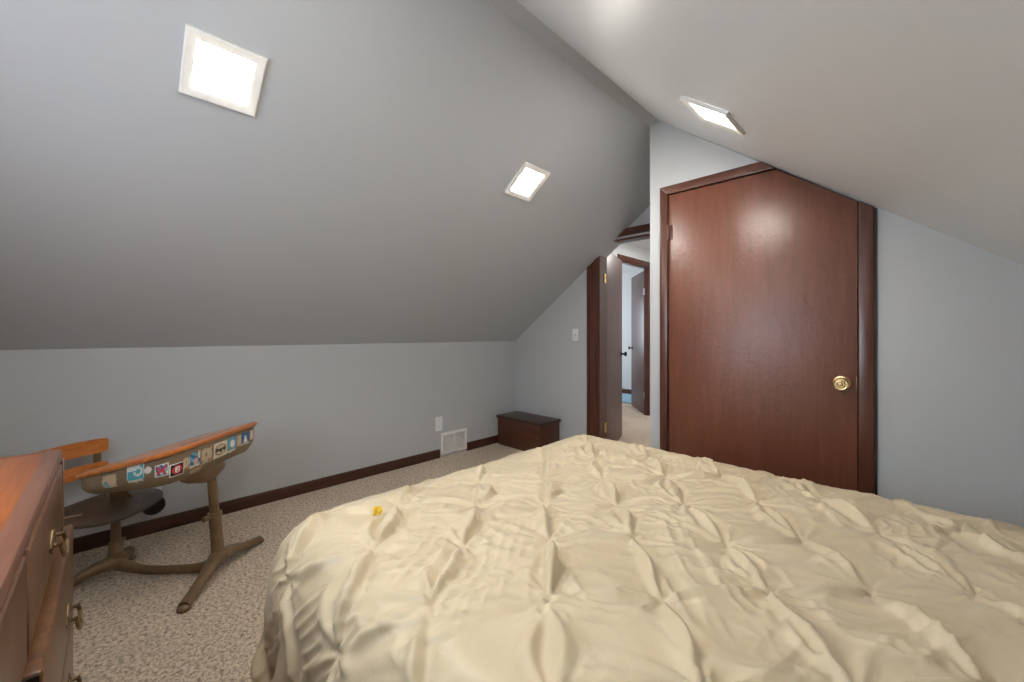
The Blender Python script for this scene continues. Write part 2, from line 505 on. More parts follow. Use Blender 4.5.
# casing of the second doorway
b = MB()
b.box((XH - 0.001, HY0 - 0.07, 0), (XH + 0.018, HY0, 2.16), M['casing'], 0.003)
b.box((XH - 0.001, HY1, 0), (XH + 0.018, HY1 + 0.07, 2.16), M['casing'], 0.003)
b.box((XH - 0.001, HY0, 2.09), (XH + 0.018, HY1, 2.16), M['casing'], 0.003)
b.box((XH - TH, HY1 - 0.018, 0), (XH, HY1, 2.09), M['casing'])
b.box((XH - TH, HY0, 0), (XH, HY0 + 0.018, 2.09), M['casing'])
b.box((XH - TH, HY0, 2.072), (XH, HY1, 2.09), M['casing'])
struct(b.build('trim_4'))
flush_door('door_3', (XH - TH + 0.005, HY1 - 0.02, 0), math.radians(132), 0.74, 2.05, M['hall_door'], hinge_mat='steel', swing=1)
tag(MB().box((-4.5, 6.05, 0.0), (-3.05, 6.93, 0.018), M['rug'], 0.006).build('rug'), 'pale blue rug on the floor of the room beyond the hall', 'rug')

# baseboard on the knee wall, broken at the vent
b = MB()
for y0, y1 in ((YB, 2.155), (2.475, YF)):
    b.prism([(XL, 0), (XL + 0.014, 0), (XL + 0.014, 0.058), (XL + 0.009, 0.074), (XL + 0.003, 0.078), (XL, 0.078)], 'y', y0, y1, M['baseboard'])
struct(b.build('baseboard_left'))

# ------------------------------------------------------------------ ceiling lights
def ceiling_light(center_y, u, right, label):
    """u: x position of the centre on its slope"""
    x = u
    z = sl_r(x) if right else sl_l(x)
    k = 0.758 if right else 0.732
    up = Vector((-1, 0, k)).normalized() if right else Vector((1, 0, k)).normalized()
    ay = Vector((0, 1, 0))
    nrm = ay.cross(up)
    if nrm.z > 0:
        nrm = -nrm
    ax = up.cross(nrm)
    root = empty('ceiling_light', (x, center_y, z))
    mt = Matrix((ax, up, nrm)).transposed().to_4x4()
    root.matrix_world = Matrix.Translation((x, center_y, z)) @ mt
    tag(root, label, 'ceiling light', 'square lights in the sloped ceiling')
    b = MB()
    o_, i_ = 0.115, 0.083
    def sq(h, zz):
        return [(-h, -h, zz), (h, -h, zz), (h, h, zz), (-h, h, zz)]
    rings = [sq(o_, 0.0), sq(o_, 0.012), sq(o_ - 0.004, 0.015), sq(i_ + 0.004, 0.011), sq(i_, 0.008), sq(i_, 0.002)]
    b.loft(rings, M['light_frame'], False, caps=False)
    b.build('frame', root)
    d = MB()
    d.box((-i_ + 0.0005, -i_ + 0.0005, 0.002), (i_ - 0.0005, i_ - 0.0005, 0.0055), M['led'])
    d.build('diffuser', root)
    return root

ceiling_light(0.281, -1.737, False, 'square recessed ceiling light high on the left slope above the school desk')
ceiling_light(1.836, -1.705, False, 'square recessed ceiling light on the left slope towards the hall doorway')
ceiling_light(1.806, -0.594, True, 'square recessed ceiling light on the right slope above the closet door')
ceiling_light(0.281, -0.594, True, 'square recessed ceiling light on the right slope directly above the bed')

# ------------------------------------------------------------------ wall fittings
def plate(name, y0, y1, z0, z1, label, cat, kind):
    """cover plate on the left knee wall"""
    o = MB().box((XL - 0.001, y0, z0), (XL + 0.007, y1, z1), M['white_plastic'], 0.003).build(name)
    tag(o, label, cat)
    ym, zm = (y0 + y1) / 2, (z0 + z1) / 2
    for s in (-1, 1):
        q = MB()
        q.lathe([(0.017, 0), (0.017, 0.0015), (0.0005, 0.002)], M['white_plastic'], Matrix.Translation((XL + 0.007, ym, zm + s * 0.026)) @ Matrix.Rotation(PI / 2, 4, 'Y'), 20)
        for k in (-0.006, 0.006):
            q.box((XL + 0.0085, ym + k - 0.001, zm + s * 0.026 - 0.003), (XL + 0.0095, ym + k + 0.001, zm + s * 0.026 + 0.006), M['vent_dark'])
        q.build('socket', o)
    return o

plate('wall_outlet', 2.106, 2.186, 0.250, 0.380, 'white outlet plate on the knee wall just above the floor vent', 'outlet', 0)
plate('wall_outlet', 0.120, 0.205, 0.175, 0.300, 'white outlet plate on the knee wall behind the school desk', 'outlet', 0)
pb = MB()
pb.lathe([(0.050, 0), (0.052, 0.006), (0.051, 0.03), (0.045, 0.038), (0.001, 0.040)], M['black'], Matrix.Translation((XL + 0.0098, 0.170, 0.165)) @ Matrix.Rotation(PI / 2, 4, 'Y'), 32)
tag(pb.build('plug_adapter'), 'round black plug adapter on the outlet behind the school desk seat', 'plug')

# floor vent register
vr = MB()
VY0, VY1, VZ0, VZ1 = 2.162, 2.468, 0.022, 0.226
vr.box((XL - 0.001, VY0, VZ0), (XL + 0.018, VY1, VZ0 + 0.028), M['vent_white'], 0.003)
vr.box((XL - 0.001, VY0, VZ1 - 0.028), (XL + 0.018, VY1, VZ1), M['vent_white'], 0.003)
vr.box((XL - 0.001, VY0, VZ0 + 0.028), (XL + 0.018, VY0 + 0.028, VZ1 - 0.028), M['vent_white'], 0.003)
vr.box((XL - 0.001, VY1 - 0.028, VZ0 + 0.028), (XL + 0.018, VY1, VZ1 - 0.028), M['vent_white'], 0.003)
vm = (VY0 + VY1) / 2
vr.box((XL - 0.001, vm - 0.010, VZ0 + 0.028), (XL + 0.019, vm + 0.010, VZ1 - 0.028), M['vent_white'], 0.002)
vo = vr.build('floor_vent')
tag(vo, 'white metal vent register on the knee wall beside the wooden chest', 'vent')
gb = MB()
gb.box((XL, VY0 + 0.028, VZ0 + 0.028), (XL + 0.003, VY1 - 0.028, VZ1 - 0.028), M['vent_dark'])
nl = 22
for i in range(nl):
    for (a, c) in ((VY0 + 0.03, vm - 0.011), (vm + 0.011, VY1 - 0.03)):
        z = VZ0 + 0.033 + (VZ1 - VZ0 - 0.066) * i / (nl - 1)
        gb.box((XL + 0.004, a, z - 0.0026), (XL + 0.013, c, z + 0.0005), M['vent_white'])
gb.build('grille', vo)

# light switch on the far wall
so = MB().box((-2.330, YF - 0.006, 1.082), (-2.256, YF + 0.001, 1.200), M['white_plastic'], 0.003).build('light_switch')
tag(so, 'white light switch plate on the far wall beside the hall doorway', 'light switch')
q = MB(); q.box((-2.299, YF - 0.016, 1.128), (-2.287, YF - 0.005, 1.154), M['white_plastic'], 0.002); q.build('toggle', so)

# ------------------------------------------------------------------ wooden chest in the corner
ch = empty('wooden_chest', (-2.765, 3.0, 0))
tag(ch, 'low dark brown wooden chest with overhanging lid in the far left corner', 'chest')
b = MB()
b.box((-0.300, -0.145, 0.0), (0.285, 0.150, 0.275), M['chest'], 0.004)
b.build('body', ch)
b = MB()
b.box((-0.312, -0.158, 0.275), (0.298, 0.158, 0.305), M['chest_lid'], 0.006, 3)
b.build('lid', ch)

# ------------------------------------------------------------------ bed under the comforter
TOP = 0.600
IX0, IX1, IY0, IY1 = -1.240, 0.70, 0.465, 1.79
RAD = 0.15
bed = empty('bed', (-0.28, 1.11, 0))
tag(bed, 'bed hidden beneath the cream pinch-pleated comforter', 'bed')
b = MB(); b.box((-0.96, -0.66, 0.36), (0.98, 0.66, TOP - 0.035), M['mattress'], 0.05, 4); b.build('mattress', bed)
b = MB(); b.box((-0.96, -0.66, 0.16), (0.98, 0.66, 0.355), M['mattress'], 0.01); b.build('box_spring', bed)
for sx in (-0.88, 0.9):
    for sy in (-0.58, 0.58):
        b = MB(); b.tube([(sx, sy, 0), (sx, sy, 0.16)], [0.02, 0.025], M['dark_metal'], 12); b.build('leg', bed)

def vnoise(x, y, seed):
    """smooth value noise"""
    r = np.random.default_rng(seed)
    tab = r.random((256, 256))
    xi = np.floor(x).astype(int); yi = np.floor(y).astype(int)
    fx = x - xi; fy = y - yi
    fx = fx * fx * fx * (fx * (fx * 6 - 15) + 10); fy = fy * fy * fy * (fy * (fy * 6 - 15) + 10)
    g = lambda a, c: tab[a % 256, c % 256]
    return (g(xi, yi) * (1 - fx) + g(xi + 1, yi) * fx) * (1 - fy) + (g(xi, yi + 1) * (1 - fx) + g(xi + 1, yi + 1) * fx) * fy

def comforter():
    step = 0.0048
    LEN = 0.53
    a = np.arange(IX0 - LEN, IX1 + 0.02, step)
    c = np.arange(IY0 - LEN, IY1 + LEN, step)
    A, B = np.meshgrid(a, c, indexing='ij')
    H = np.zeros_like(A)
    # pinch lattice (measured rows every 0.150 m along x and 0.167 m along y, alternating)
    P = {}
    r = np.random.default_rng(5)
    for i in range(-5, 16):
        for j in range(-7, 14):
            if (i + j) % 2 == 0:
                P[(i, j)] = (-1.110 + 0.150 * i + r.normal(0, 0.008), 0.627 + 0.1675 * j + r.normal(0, 0.008))
    # broad undulation
    H += 0.016 * (vnoise(A * 3.1 + 9, B * 3.1, 1) - 0.5)
    # fine wrinkles, stretched along changing directions
    wx = A + 0.05 * (vnoise(A * 7, B * 7, 2) - 0.5); wy = B + 0.05 * (vnoise(A * 7 + 40, B * 7, 3) - 0.5)
    for (ang, s1, s2, amp, sd) in ((0.75, 8, 34, 0.0090, 4), (2.2, 8, 36, 0.0070, 6), (1.4, 10, 46, 0.0050, 8), (0.2, 8, 32, 0.006, 10)):
        u = wx * math.cos(ang) + wy * math.sin(ang); v = -wx * math.sin(ang) + wy * math.cos(ang)
        n = vnoise(u * s1 + 20, v * s2 + 20, sd)
        ridge = (1 - np.abs(2 * n - 1)) ** 2.2
        mask = np.clip((vnoise(A * 6 + sd, B * 6 + 3 * sd, sd + 1) - 0.40) * 3.0, 0, 1)
        H += amp * ridge * mask
    D = np.full_like(A, 9.0)
    def win(px, py, rad):
        i0 = max(0, int((px - rad - a[0]) / step)); i1 = min(len(a), int((px + rad - a[0]) / step) + 2)
        j0 = max(0, int((py - rad - c[0]) / step)); j1 = min(len(c), int((py + rad - c[0]) / step) + 2)
        return (slice(i0, i1), slice(j0, j1)) if i1 > i0 and j1 > j0 else None
    for (px, py) in P.values():
        w = win(px, py, 0.25)
        if w is None: continue
        D[w] = np.minimum(D[w], np.hypot(A[w] - px, B[w] - py))
    H += 0.013 * (1 - np.exp(-(D / 0.06) ** 2)) - 0.017 * np.exp(-(D / 0.011) ** 2)
    # star folds round each pinch
    for (px, py) in P.values():
        w = win(px, py, 0.16)
        if w is None: continue
        dx = A[w] - px; dy = B[w] - py
        rr = np.hypot(dx, dy); th = np.arctan2(dy, dx)
        k0 = r.random() * 0.5
        nf = int(r.integers(7, 11))
        for k in range(nf):
            t0 = k0 + 2 * PI * (k + r.normal(0, 0.16)) / nf
            amp = r.uniform(0.010, 0.022); L = r.uniform(0.025, 0.075)
            dth = (th - t0 + PI) % (2 * PI) - PI
            bend = r.normal(0, 1.5)
            lat = rr * (dth + bend * rr)
            sig = 0.0036 + 0.085 * rr
            H[w] += np.where(np.abs(dth) < 1.3, amp * (1 - np.exp(-rr / 0.010)) * np.exp(-rr / L) * np.exp(-(lat / sig) ** 2), 0)
    # folds joining neighbouring pinches: strong along one diagonal (leaf shaped), weaker on the other
    for (i, j), (px, py) in P.items():
        for (di, dj, strong) in ((1, -1, True), (1, 1, False)):
            q = P.get((i + di, j + dj))
            if q is None: continue
            mx, my = (px + q[0]) / 2, (py + q[1]) / 2
            w = win(mx, my, 0.17)
            if w is None: continue
            ex, ey = q[0] - px, q[1] - py
            L = math.hypot(ex, ey); ex /= L; ey /= L
            t = ((A[w] - px) * ex + (B[w] - py) * ey) / L
            y = -(A[w] - px) * ey + (B[w] - py) * ex
            s = np.where((t > 0) & (t < 1), np.sin(PI * np.clip(t, 0, 1)), 0)
            e = s ** 0.6
            if strong:
                for rep_ in range(int(r.integers(1, 4))):
                    amp = r.uniform(0.012, 0.028) * (1.0 if rep_ == 0 else 0.5)
                    flip = 1 if r.random() < 0.75 else -1
                    bow = r.normal(0.0, 0.012) + (0 if rep_ == 0 else r.choice([-0.028, 0.026]))
                    t0 = r.uniform(0, 0.12) if rep_ else 0.0
                    ss = np.where((t > t0) & (t < 1 - t0), np.sin(PI * np.clip((t - t0) / (1 - 2 * t0), 0, 1)), 0)
                    yy = (y - bow * ss + 0.003 * np.sin(t * 9 + rep_)) * flip
                    gen = r.uniform(0.010, 0.022) * ss + 0.004
                    stp = 0.0045 + 0.003 * ss
                    pr = np.where(yy < 0, np.exp(-(yy / gen) ** 2), np.exp(-(yy / stp) ** 2))
                    H[w] += ss ** 0.75 * amp * (pr - 0.45 * np.exp(-((yy - 0.016 * ss - 0.004) / (0.004 + 0.008 * ss)) ** 2))
            else:
                amp = r.uniform(0.002, 0.012); bow = r.normal(0, 0.014)
                y = y - bow * s
                H[w] += e * amp * np.exp(-(y / (0.006 + 0.007 * s)) ** 2)
    # drape over the mattress
    qx = np.clip(A, IX0, IX1); qy = np.clip(B, IY0, IY1)
    ox = A - qx; oy = B - qy
    d = np.hypot(ox, oy)
    nx = np.where(d > 1e-6, ox / np.maximum(d, 1e-6), 0); ny = np.where(d > 1e-6, oy / np.maximum(d, 1e-6), 0)
    phi = np.minimum(d / RAD, PI / 2)
    drop = np.maximum(d - RAD * PI / 2, 0)
    along = qx * 1.0 + qy * 1.0
    cornerish = np.abs(nx * ny) * 2
    ripple = (0.030 * np.sin(along * 21 + 2.5 * vnoise(A * 4, B * 4, 31)) + 0.025 * cornerish * np.sin(np.arctan2(ny, nx) * 7)) * np.clip(drop / 0.3, 0, 1)
    out = RAD * np.sin(phi) + drop * 0.11 + ripple
    Hn = H * (1 - 0.65 * np.clip(np.maximum(IX0 - A, B - IY1) / 0.04 + 0.6, 0, 1))
    X = qx + nx * (out + Hn * np.sin(phi)); Y = qy + ny * (out + Hn * np.sin(phi))
    Z = TOP - RAD * (1 - np.cos(phi)) - drop * 0.985 + Hn * np.cos(phi)
    # slightly sunken centre of the far edge and soft corner
    keep = d <= LEN
    idx = -np.ones(A.shape, int)
    idx[keep] = np.arange(keep.sum())
    V = np.stack([X[keep], Y[keep], Z[keep]], 1)
    f = np.stack([idx[:-1, :-1], idx[1:, :-1], idx[1:, 1:], idx[:-1, 1:]], -1).reshape(-1, 4)
    f = f[(f >= 0).all(1)]
    me = bpy.data.meshes.new('comforter')
    me.vertices.add(len(V)); me.vertices.foreach_set('co', V.astype(np.float32).ravel())
    me.loops.add(f.size); me.loops.foreach_set('vertex_index', f.astype(np.int32).ravel())
    me.polygons.add(len(f)); me.polygons.foreach_set('loop_start', np.arange(0, f.size, 4, dtype=np.int32))
    me.polygons.foreach_set('use_smooth', np.ones(len(f), bool))
    me.update(); me.validate()
    me.materials.append(M['fabric'])
    o = bpy.data.objects.new('comforter', me); COL.objects.link(o)
    md = o.modifiers.new('thickness', 'SOLIDIFY'); md.thickness = 0.008; md.offset = -1
    return o, A, B, Z

cf, CA, CB, CZ = comforter()
tag(cf, 'cream satin pinch-pleated comforter spread over the bed', 'comforter')

# small yellow tuft lying on the comforter
ty = MB()
cx, cy = -1.100, 0.545
cz = float(CZ[np.argmin(np.abs(CA[:, 0] - cx)), np.argmin(np.abs(CB[0] - cy))])
for k in range(70):
    a0 = rng.uniform(0, 2 * PI); ln = rng.uniform(0.010, 0.017); ti = rng.uniform(-0.8, 1.5)
    dv = Vector((math.cos(a0) * math.cos(ti), math.sin(a0) * math.cos(ti), math.sin(ti)))
    p0 = Vector((0, 0, 0.013)); p1 = p0 + dv * ln
    ty.tube([p0, p0 + dv * ln * 0.6, p1], [0.0022, 0.0030, 0.0016], M['yellow'], 6)
yt = ty.build('yellow_tuft', sharp=0)
yt.location = (cx, cy, cz + 0.002)
tag(yt, 'small fluffy yellow tuft lying on the comforter edge', 'tuft')

# ------------------------------------------------------------------ dresser by the back wall
DXo, DYo = -1.83, -0.107
dr = empty('dresser', (DXo, DYo, 0))
tag(dr, 'brown wooden dresser with glossy orange-brown top in the near left corner', 'dresser')
W, DEP = 1.34, 0.55
b = MB(); b.box((0.02, -DEP + 0.01, 0.05), (W - 0.02, -0.016, 0.776), M['dresser'], 0.003)
b.box((0.02, -DEP + 0.01, 0.0), (0.09, -0.05, 0.05), M['dresser'], 0.003); b.box((W - 0.09, -DEP + 0.01, 0.0), (W - 0.02, -0.05, 0.05), M['dresser'], 0.003)
b.box((0.004, -0.30, 0.05), (0.055, 0.004, 0.775), M['dresser'], 0.003)
b.build('carcass', dr)
b = MB()
b.box((0.028, -DEP, 0.779), (W - 0.03, -0.030, 0.8005), M['dresser_top'], 0.002)
b.build('top', dr)
b = MB()
prof = [(0.0, 0.776), (-0.032, 0.776), (-0.032, 0.801), (-0.010, 0.801), (-0.002, 0.797), (0.0, 0.790)]
b.prism([(p, q) for p, q in prof], 'x', 0.0, W, M['dresser_edge'], 0.001)
b.box((0.0, -DEP, 0.777), (0.03, -0.031, 0.800), M['dresser_edge'], 0.003)
b.box((W - 0.03, -DEP, 0.777), (W, -0.031, 0.800), M['dresser_edge'], 0.003)
b.build('top_edge', dr)

def bail_pull(parent, x, y, z):
    h = MB()
    for s in (-1, 1):
        h.lathe([(0.013, 0), (0.014, 0.002), (0.010, 0.005), (0.005, 0.007), (0.005, 0.018), (0.007, 0.021), (0.001, 0.023)], M['old_brass'], Matrix.Translation((x + s * 0.036, y, z)) @ Matrix.Rotation(-PI / 2, 4, 'X'), 16)
    ring = smooth_curve([(x - 0.036, y + 0.018, z), (x - 0.040, y + 0.021, z - 0.018), (x - 0.022, y + 0.024, z - 0.036), (x, y + 0.025, z - 0.030), (x + 0.022, y + 0.024, z - 0.036), (x + 0.040, y + 0.021, z - 0.018), (x + 0.036, y + 0.018, z)], 6)
    h.tube(ring, 0.0048, M['old_brass'], 8)
    pl = [(x - 0.055, z), (x - 0.045, z + 0.016), (x - 0.025, z + 0.012), (x, z + 0.026), (x + 0.025, z + 0.012), (x + 0.045, z + 0.016), (x + 0.055, z), (x + 0.042, z - 0.016), (x + 0.02, z - 0.010), (x, z - 0.018), (x - 0.02, z - 0.010), (x - 0.042, z - 0.016)]
    h.prism(pl, 'y', y - 0.001, y + 0.003, M['old_brass'], 0.001)
    return h.build('bail_pull', parent)

for (x0, x1, hx) in ((0.058, 0.72, 0.345), (0.745, 1.28, 1.01)):
    b = MB(); b.box((x0, -0.017, 0.580), (x1, 0.003, 0.768), M['dresser'], 0.005, 3)
    o = b.build('drawer', dr)
    bail_pull(o, hx, 0.003, 0.645)
for (z0, z1, hz) in ((0.328, 0.568, 0.40), (0.062, 0.320, 0.20)):
    b = MB(); b.box((0.006, -0.017, z0), (0.765, 0.023, z1), M['dresser'], 0.006, 3)
    b.box((0.7652, -0.014, z0 + 0.004), (0.770, 0.019, z1 - 0.004), M['dark'])
    o = b.build('drawer', dr)
    bail_pull(o, 0.235, 0.023, hz)
    bail_pull(o, 0.600, 0.023, hz)
b = MB(); b.box((0.80, -0.017, 0.062), (1.28, 0.002, 0.568), M['dresser'], 0.005, 3)
b.build('cabinet_door', dr)

# ------------------------------------------------------------------ old school desk (local x: towards the desk box, local y: away from the room's middle)
DR, DF = -1.65, 1.92
dk = empty('school_desk', ((DR - DF) / R2, (DR + DF) / R2, 0), PI / 4)
tag(dk, 'old school desk with attached seat, orange wood lid and stickered metal box', 'school desk')
L = lambda R, F, z: (R - DR, F - DF, z)
# box plan
BX0, BX1, BY0, BY1 = -1.782 - DR, -1.402 - DR, 1.632 - DF, 2.235 - DF
ZB = 0.478
lid_z = lambda x: 0.556 + (0.653 - 0.556) * (x - BX0) / (BX1 - BX0)
def plan(inset=0.0, n=10, rb=0.085, rf=0.04):
    """rounded plan, counter-clockwise from the near front corner; returns points and their arc lengths"""
    x0, x1, y0, y1 = BX0 + inset, BX1 - inset, BY0 + inset, BY1 - inset
    rb = max(rb - inset * 0.5, 0.01); rf = max(rf, 0.01)
    pts = []
    for (cx, cy, rad, a0) in ((x0 + rf, y0 + rf, rf, PI), (x1 - rb, y0 + rb, rb, 1.5 * PI), (x1 - rb, y1 - rb, rb, 0), (x0 + rf, y1 - rf, rf, 0.5 * PI)):
        for k in range(n + 1):
            t = a0 + 0.5 * PI * k / n
            pts.append((cx + rad * math.cos(t), cy + rad * math.sin(t)))
    return pts
NPLAN = 44
def side_point(k, t, off=0.0):
    """k: (fractional) index round the plan, t: 0 bottom .. 1 under the lid"""
    ins = 0.05 * (1 - min(t / 0.55, 1)) ** 2 * 0.6 - off
    P = plan(ins)
    i = int(math.floor(k)) % NPLAN; j = (i + 1) % NPLAN; f = k - math.floor(k)
    x = P[i][0] * (1 - f) + P[j][0] * f; y = P[i][1] * (1 - f) + P[j][1] * f
    zb = lid_z(x) - 0.080 - 0.050 * (x - BX0) / (BX1 - BX0)
    return Vector((x, y, zb + t * (lid_z(x) - 0.004 - zb)))
b = MB()
rings = []
for t in (0, 0.06, 0.14, 0.25, 0.38, 0.55, 0.8, 1.0):
    rings.append([side_point(k, t) for k in range(NPLAN)])
rings.insert(0, [Vector((p.x * 0.9, p.y * 0.9, p.z - 0.002)) for p in rings[0]])
b.loft(rings, M['desk_box'])
# lower cradle that sits on the post
cr = []
for (s, z) in ((0.50, 0.530), (0.52, 0.508), (0.50, 0.490), (0.42, 0.474), (0.27, 0.460), (0.20, 0.450)):
    cxm = -1.475 - DR + 0.02 * max(0, (0.54 - z) / 0.09)
    cr.append([Vector((cxm + (0.085 * s) * math.cos(2 * PI * k / 28), -0.035 + 0.035 * max(0, (0.54 - z) / 0.09) + (0.255 * s) * math.sin(2 * PI * k / 28), z)) for k in range(28)])
b.loft(cr, M['desk_metal'])
box_o = b.build('desk_box', dk, 50)
# lid
b = MB()
lr = []
for (ins, dz) in ((-0.006, -0.004), (-0.012, 0.0), (-0.013, 0.010), (-0.007, 0.016), (0.004, 0.018)):
    lr.append([Vector((x, y, lid_z(x) + dz)) for x, y in plan(ins)])
b.loft(lr, M['desk_lid'])
b.build('desk_lid', dk, 40)
gv = MB()
gx = BX1 - 0.065
gv.tube([(gx, BY0 + 0.14, lid_z(gx) + 0.0185), (gx, BY1 - 0.14, lid_z(gx) + 0.0185)], 0.0035, M['dark'], 8, flat=(1, 0.2))
gv.build('pencil_groove', dk)
# post of the desk
b = MB()
b.tube([L(-1.447, 1.928, 0.45), L(-1.432, 1.928, 0.27)], [0.019, 0.020], M['desk_metal'], 16)
b.tube([L(-1.434, 1.928, 0.285), L(-1.414, 1.928, 0.07)], [0.0245, 0.027], M['desk_metal'], 16)
b.tube([L(-1.434, 1.928, 0.292), L(-1.432, 1.928, 0.268)], [0.030, 0.030], M['desk_metal'], 16)
b.tube([L(-1.434, 1.905, 0.278), L(-1.445, 1.872, 0.280)], [0.010, 0.013], M['desk_metal'], 10)
b.build('desk_post', dk)
# feet of the desk: two splayed cast arms
b = MB()
hub = L(-1.412, 1.928, 0.085)
for (R, F) in ((-1.365, 1.665), (-1.395, 2.205)):
    pth = smooth_curve([hub, L((-1.412 * 2 + R) / 3, (1.928 * 2 + F) / 3, 0.066), L((-1.412 + R * 2) / 3, (1.928 + F * 2) / 3, 0.036), L(R, F, 0.016)], 6)
    b.tube(pth, [0.042 - 0.017 * math.sin(min(1, k / 12) * PI / 2) for k in range(len(pth))], M['desk_metal'], 14, flat=(0.95, 0.8))
    b.lathe([(0.021, 0.0), (0.026, 0.004), (0.025, 0.014), (0.016, 0.022), (0.001, 0.024)], M['desk_metal'], Matrix.Translation(L(R, F, 0.0)), 16)
b.build('desk_feet', dk, 60)
b = MB()
pth = smooth_curve([L(-1.420, 1.928, 0.066), L(-1.47, 1.922, 0.036), L(-1.56, 1.912, 0.028), L(-1.72, 1.900, 0.030), L(-1.81, 1.892, 0.050), L(-1.86, 1.890, 0.066)], 6)
b.tube(pth, [0.032 - 0.012 * math.sin(PI * k / (len(pth) - 1)) for k in range(len(pth))], M['desk_metal'], 14, flat=(0.75, 1.0))
b.build('runner', dk, 60)
# seat side base
b = MB()
hub = L(-1.868, 1.890, 0.080)
for (R, F, R1, F1) in ((-1.995, 1.660, -1.90, 1.80), (-1.95, 2.04, -1.89, 1.97)):
    pth = smooth_curve([hub, L(R1, F1, 0.080), L((R + R1) / 2, (F + F1) / 2, 0.045), L(R, F, 0.018)], 6)
    b.tube(pth, [0.040 - 0.017 * math.sin(min(1, k / 12) * PI / 2) for k in range(len(pth))], M['desk_metal'], 14, flat=(0.9, 0.85))
    b.lathe([(0.021, 0.0), (0.026, 0.004), (0.025, 0.014), (0.016, 0.022), (0.001, 0.024)], M['desk_metal'], Matrix.Translation(L(R, F, 0.0)), 16)
b.build('seat_feet', dk, 60)
b = MB()
b.lathe([(0.034, 0.085), (0.031, 0.115), (0.024, 0.12), (0.026, 0.13), (0.026, 0.165), (0.022, 0.17), (0.0185, 0.175), (0.0175, 0.30), (0.045, 0.308), (0.055, 0.314)], M['desk_metal'], Matrix.Translation(L(-1.872, 1.89, 0)), 20)
b.tube([L(-1.872, 1.90, 0.150), L(-1.90, 1.955, 0.150)], [0.009, 0.012], M['desk_metal'], 10)
b.build('seat_post', dk, 45)
# seat
b = MB()
sc_, sf = -1.945 - DR, 1.893 - DF
def seat_ring(k, z, sag=0.0):
    out = []
    for i in range(48):
        t = 2 * PI * i / 48
        cx, cy = math.cos(t), math.sin(t)
        e = 0.72
        x = sc_ + 0.185 * k * math.copysign(abs(cx) ** e, cx)
        y = sf + 0.222 * k * math.copysign(abs(cy) ** e, cy)
        out.append(Vector((x, y, z + 0.012 * (abs(cy) * k) ** 2 - (0.014 * k ** 2 * max(cx, 0) ** 3))))
    return out
b.loft([seat_ring(0.5, 0.312), seat_ring(0.96, 0.314), seat_ring(1.0, 0.320), seat_ring(0.995, 0.326), seat_ring(0.95, 0.329), seat_ring(0.7, 0.324), seat_ring(0.3, 0.321), seat_ring(0.02, 0.320)], M['seat_wood'])
b.build('seat', dk, 50)
# seat back: two bent slats on two steel straps
for (z0, z1) in ((0.528, 0.602), (0.415, 0.480)):
    b = MB()
    ring = []
    nseg = 20
    for k in range(nseg + 1):
        s = -1 + 2 * k / nseg
        F = 1.90 + 0.225 * s
        R = -2.150 - 0.055 * (1 - s * s)
        e = 1 - 0.16 * max(0, abs(s) - 0.9) / 0.1 * 1.0
        zm, hh = (z0 + z1) / 2, (z1 - z0) / 2 * e
        x, y, _ = L(R, F, 0)
        ring.append([Vector((x - 0.006, y, zm - hh)), Vector((x + 0.006, y, zm - hh)), Vector((x + 0.008, y, zm)), Vector((x + 0.006, y, zm + hh)), Vector((x - 0.006, y, zm + hh)), Vector((x - 0.004, y, zm))])
    b.loft(ring, M['desk_lid'])
    b.build('back_slat', dk, 50)
for s in (-1, 1):
    b = MB()
    F = 1.90 + s * 0.195
    pth = smooth_curve([L(-1.96, 1.89 + s * 0.07, 0.312), L(-2.03, 1.89 + s * 0.13, 0.318), L(-2.12, F, 0.345), L(-2.165, F, 0.42), L(-2.172, F, 0.52), L(-2.170, F, 0.585)], 6)
    b.tube(pth, 0.013, M['desk_metal'], 10, flat=(1.6, 0.35) , up=(1, 0, 0.2))
    b.build('back_strap', dk, 60)
b = MB()
b.prism([(-2.03 - DR, 0.318), (-1.89 - DR, 0.318), (-1.945 - DR, 0.345), (-1.965 - DR, 0.46), (-2.04 - DR, 0.46), (-2.035 - DR, 0.36)], 'y', 2.02 - DF, 2.026 - DF, M['desk_metal'], 0.002)
b.build('seat_bracket', dk)

# stickers: a grid patch lying on the box side, each cell coloured by a little drawing rule
_P0 = plan(0.0)
_S = [0.0]
for _i in range(NPLAN):
    _a, _c = _P0[_i], _P0[(_i + 1) % NPLAN]
    _S.append(_S[-1] + math.hypot(_c[0] - _a[0], _c[1] - _a[1]))
def k_of(s):
    """distance along the box plan (m) to plan index"""
    for i in range(NPLAN):
        if s <= _S[i + 1]:
            return i + (s - _S[i]) / (_S[i + 1] - _S[i])
    return NPLAN - 0.001
def sticker(k0, k1, t0, t1, rule, n=26, tilt=0.0):
    b = MB()
    vs = {}
    names = []
    def pt(i, j):
        u, v = i / n, j / n
        uu = u + tilt * (v - 0.5); vv = v
        return side_point(k_of(k0 + (k1 - k0) * uu), t0 + (t1 - t0) * vv, 0.0012)
    bm = b.bm
    for i in range(n):
        for j in range(n):
            c = rule((i + 0.5) / n * 2 - 1, (j + 0.5) / n * 2 - 1)
            if c is None:
                continue
            q = []
            for (a_, c_) in ((i, j), (i + 1, j), (i + 1, j + 1), (i, j + 1)):
                if (a_, c_) not in vs:
                    vs[(a_, c_)] = bm.verts.new(pt(a_, c_))
                q.append(vs[(a_, c_)])
            f = bm.faces.new(q); f.smooth = True; f.material_index = b.mi(ST[c])
    return b.build('sticker', dk, 0)

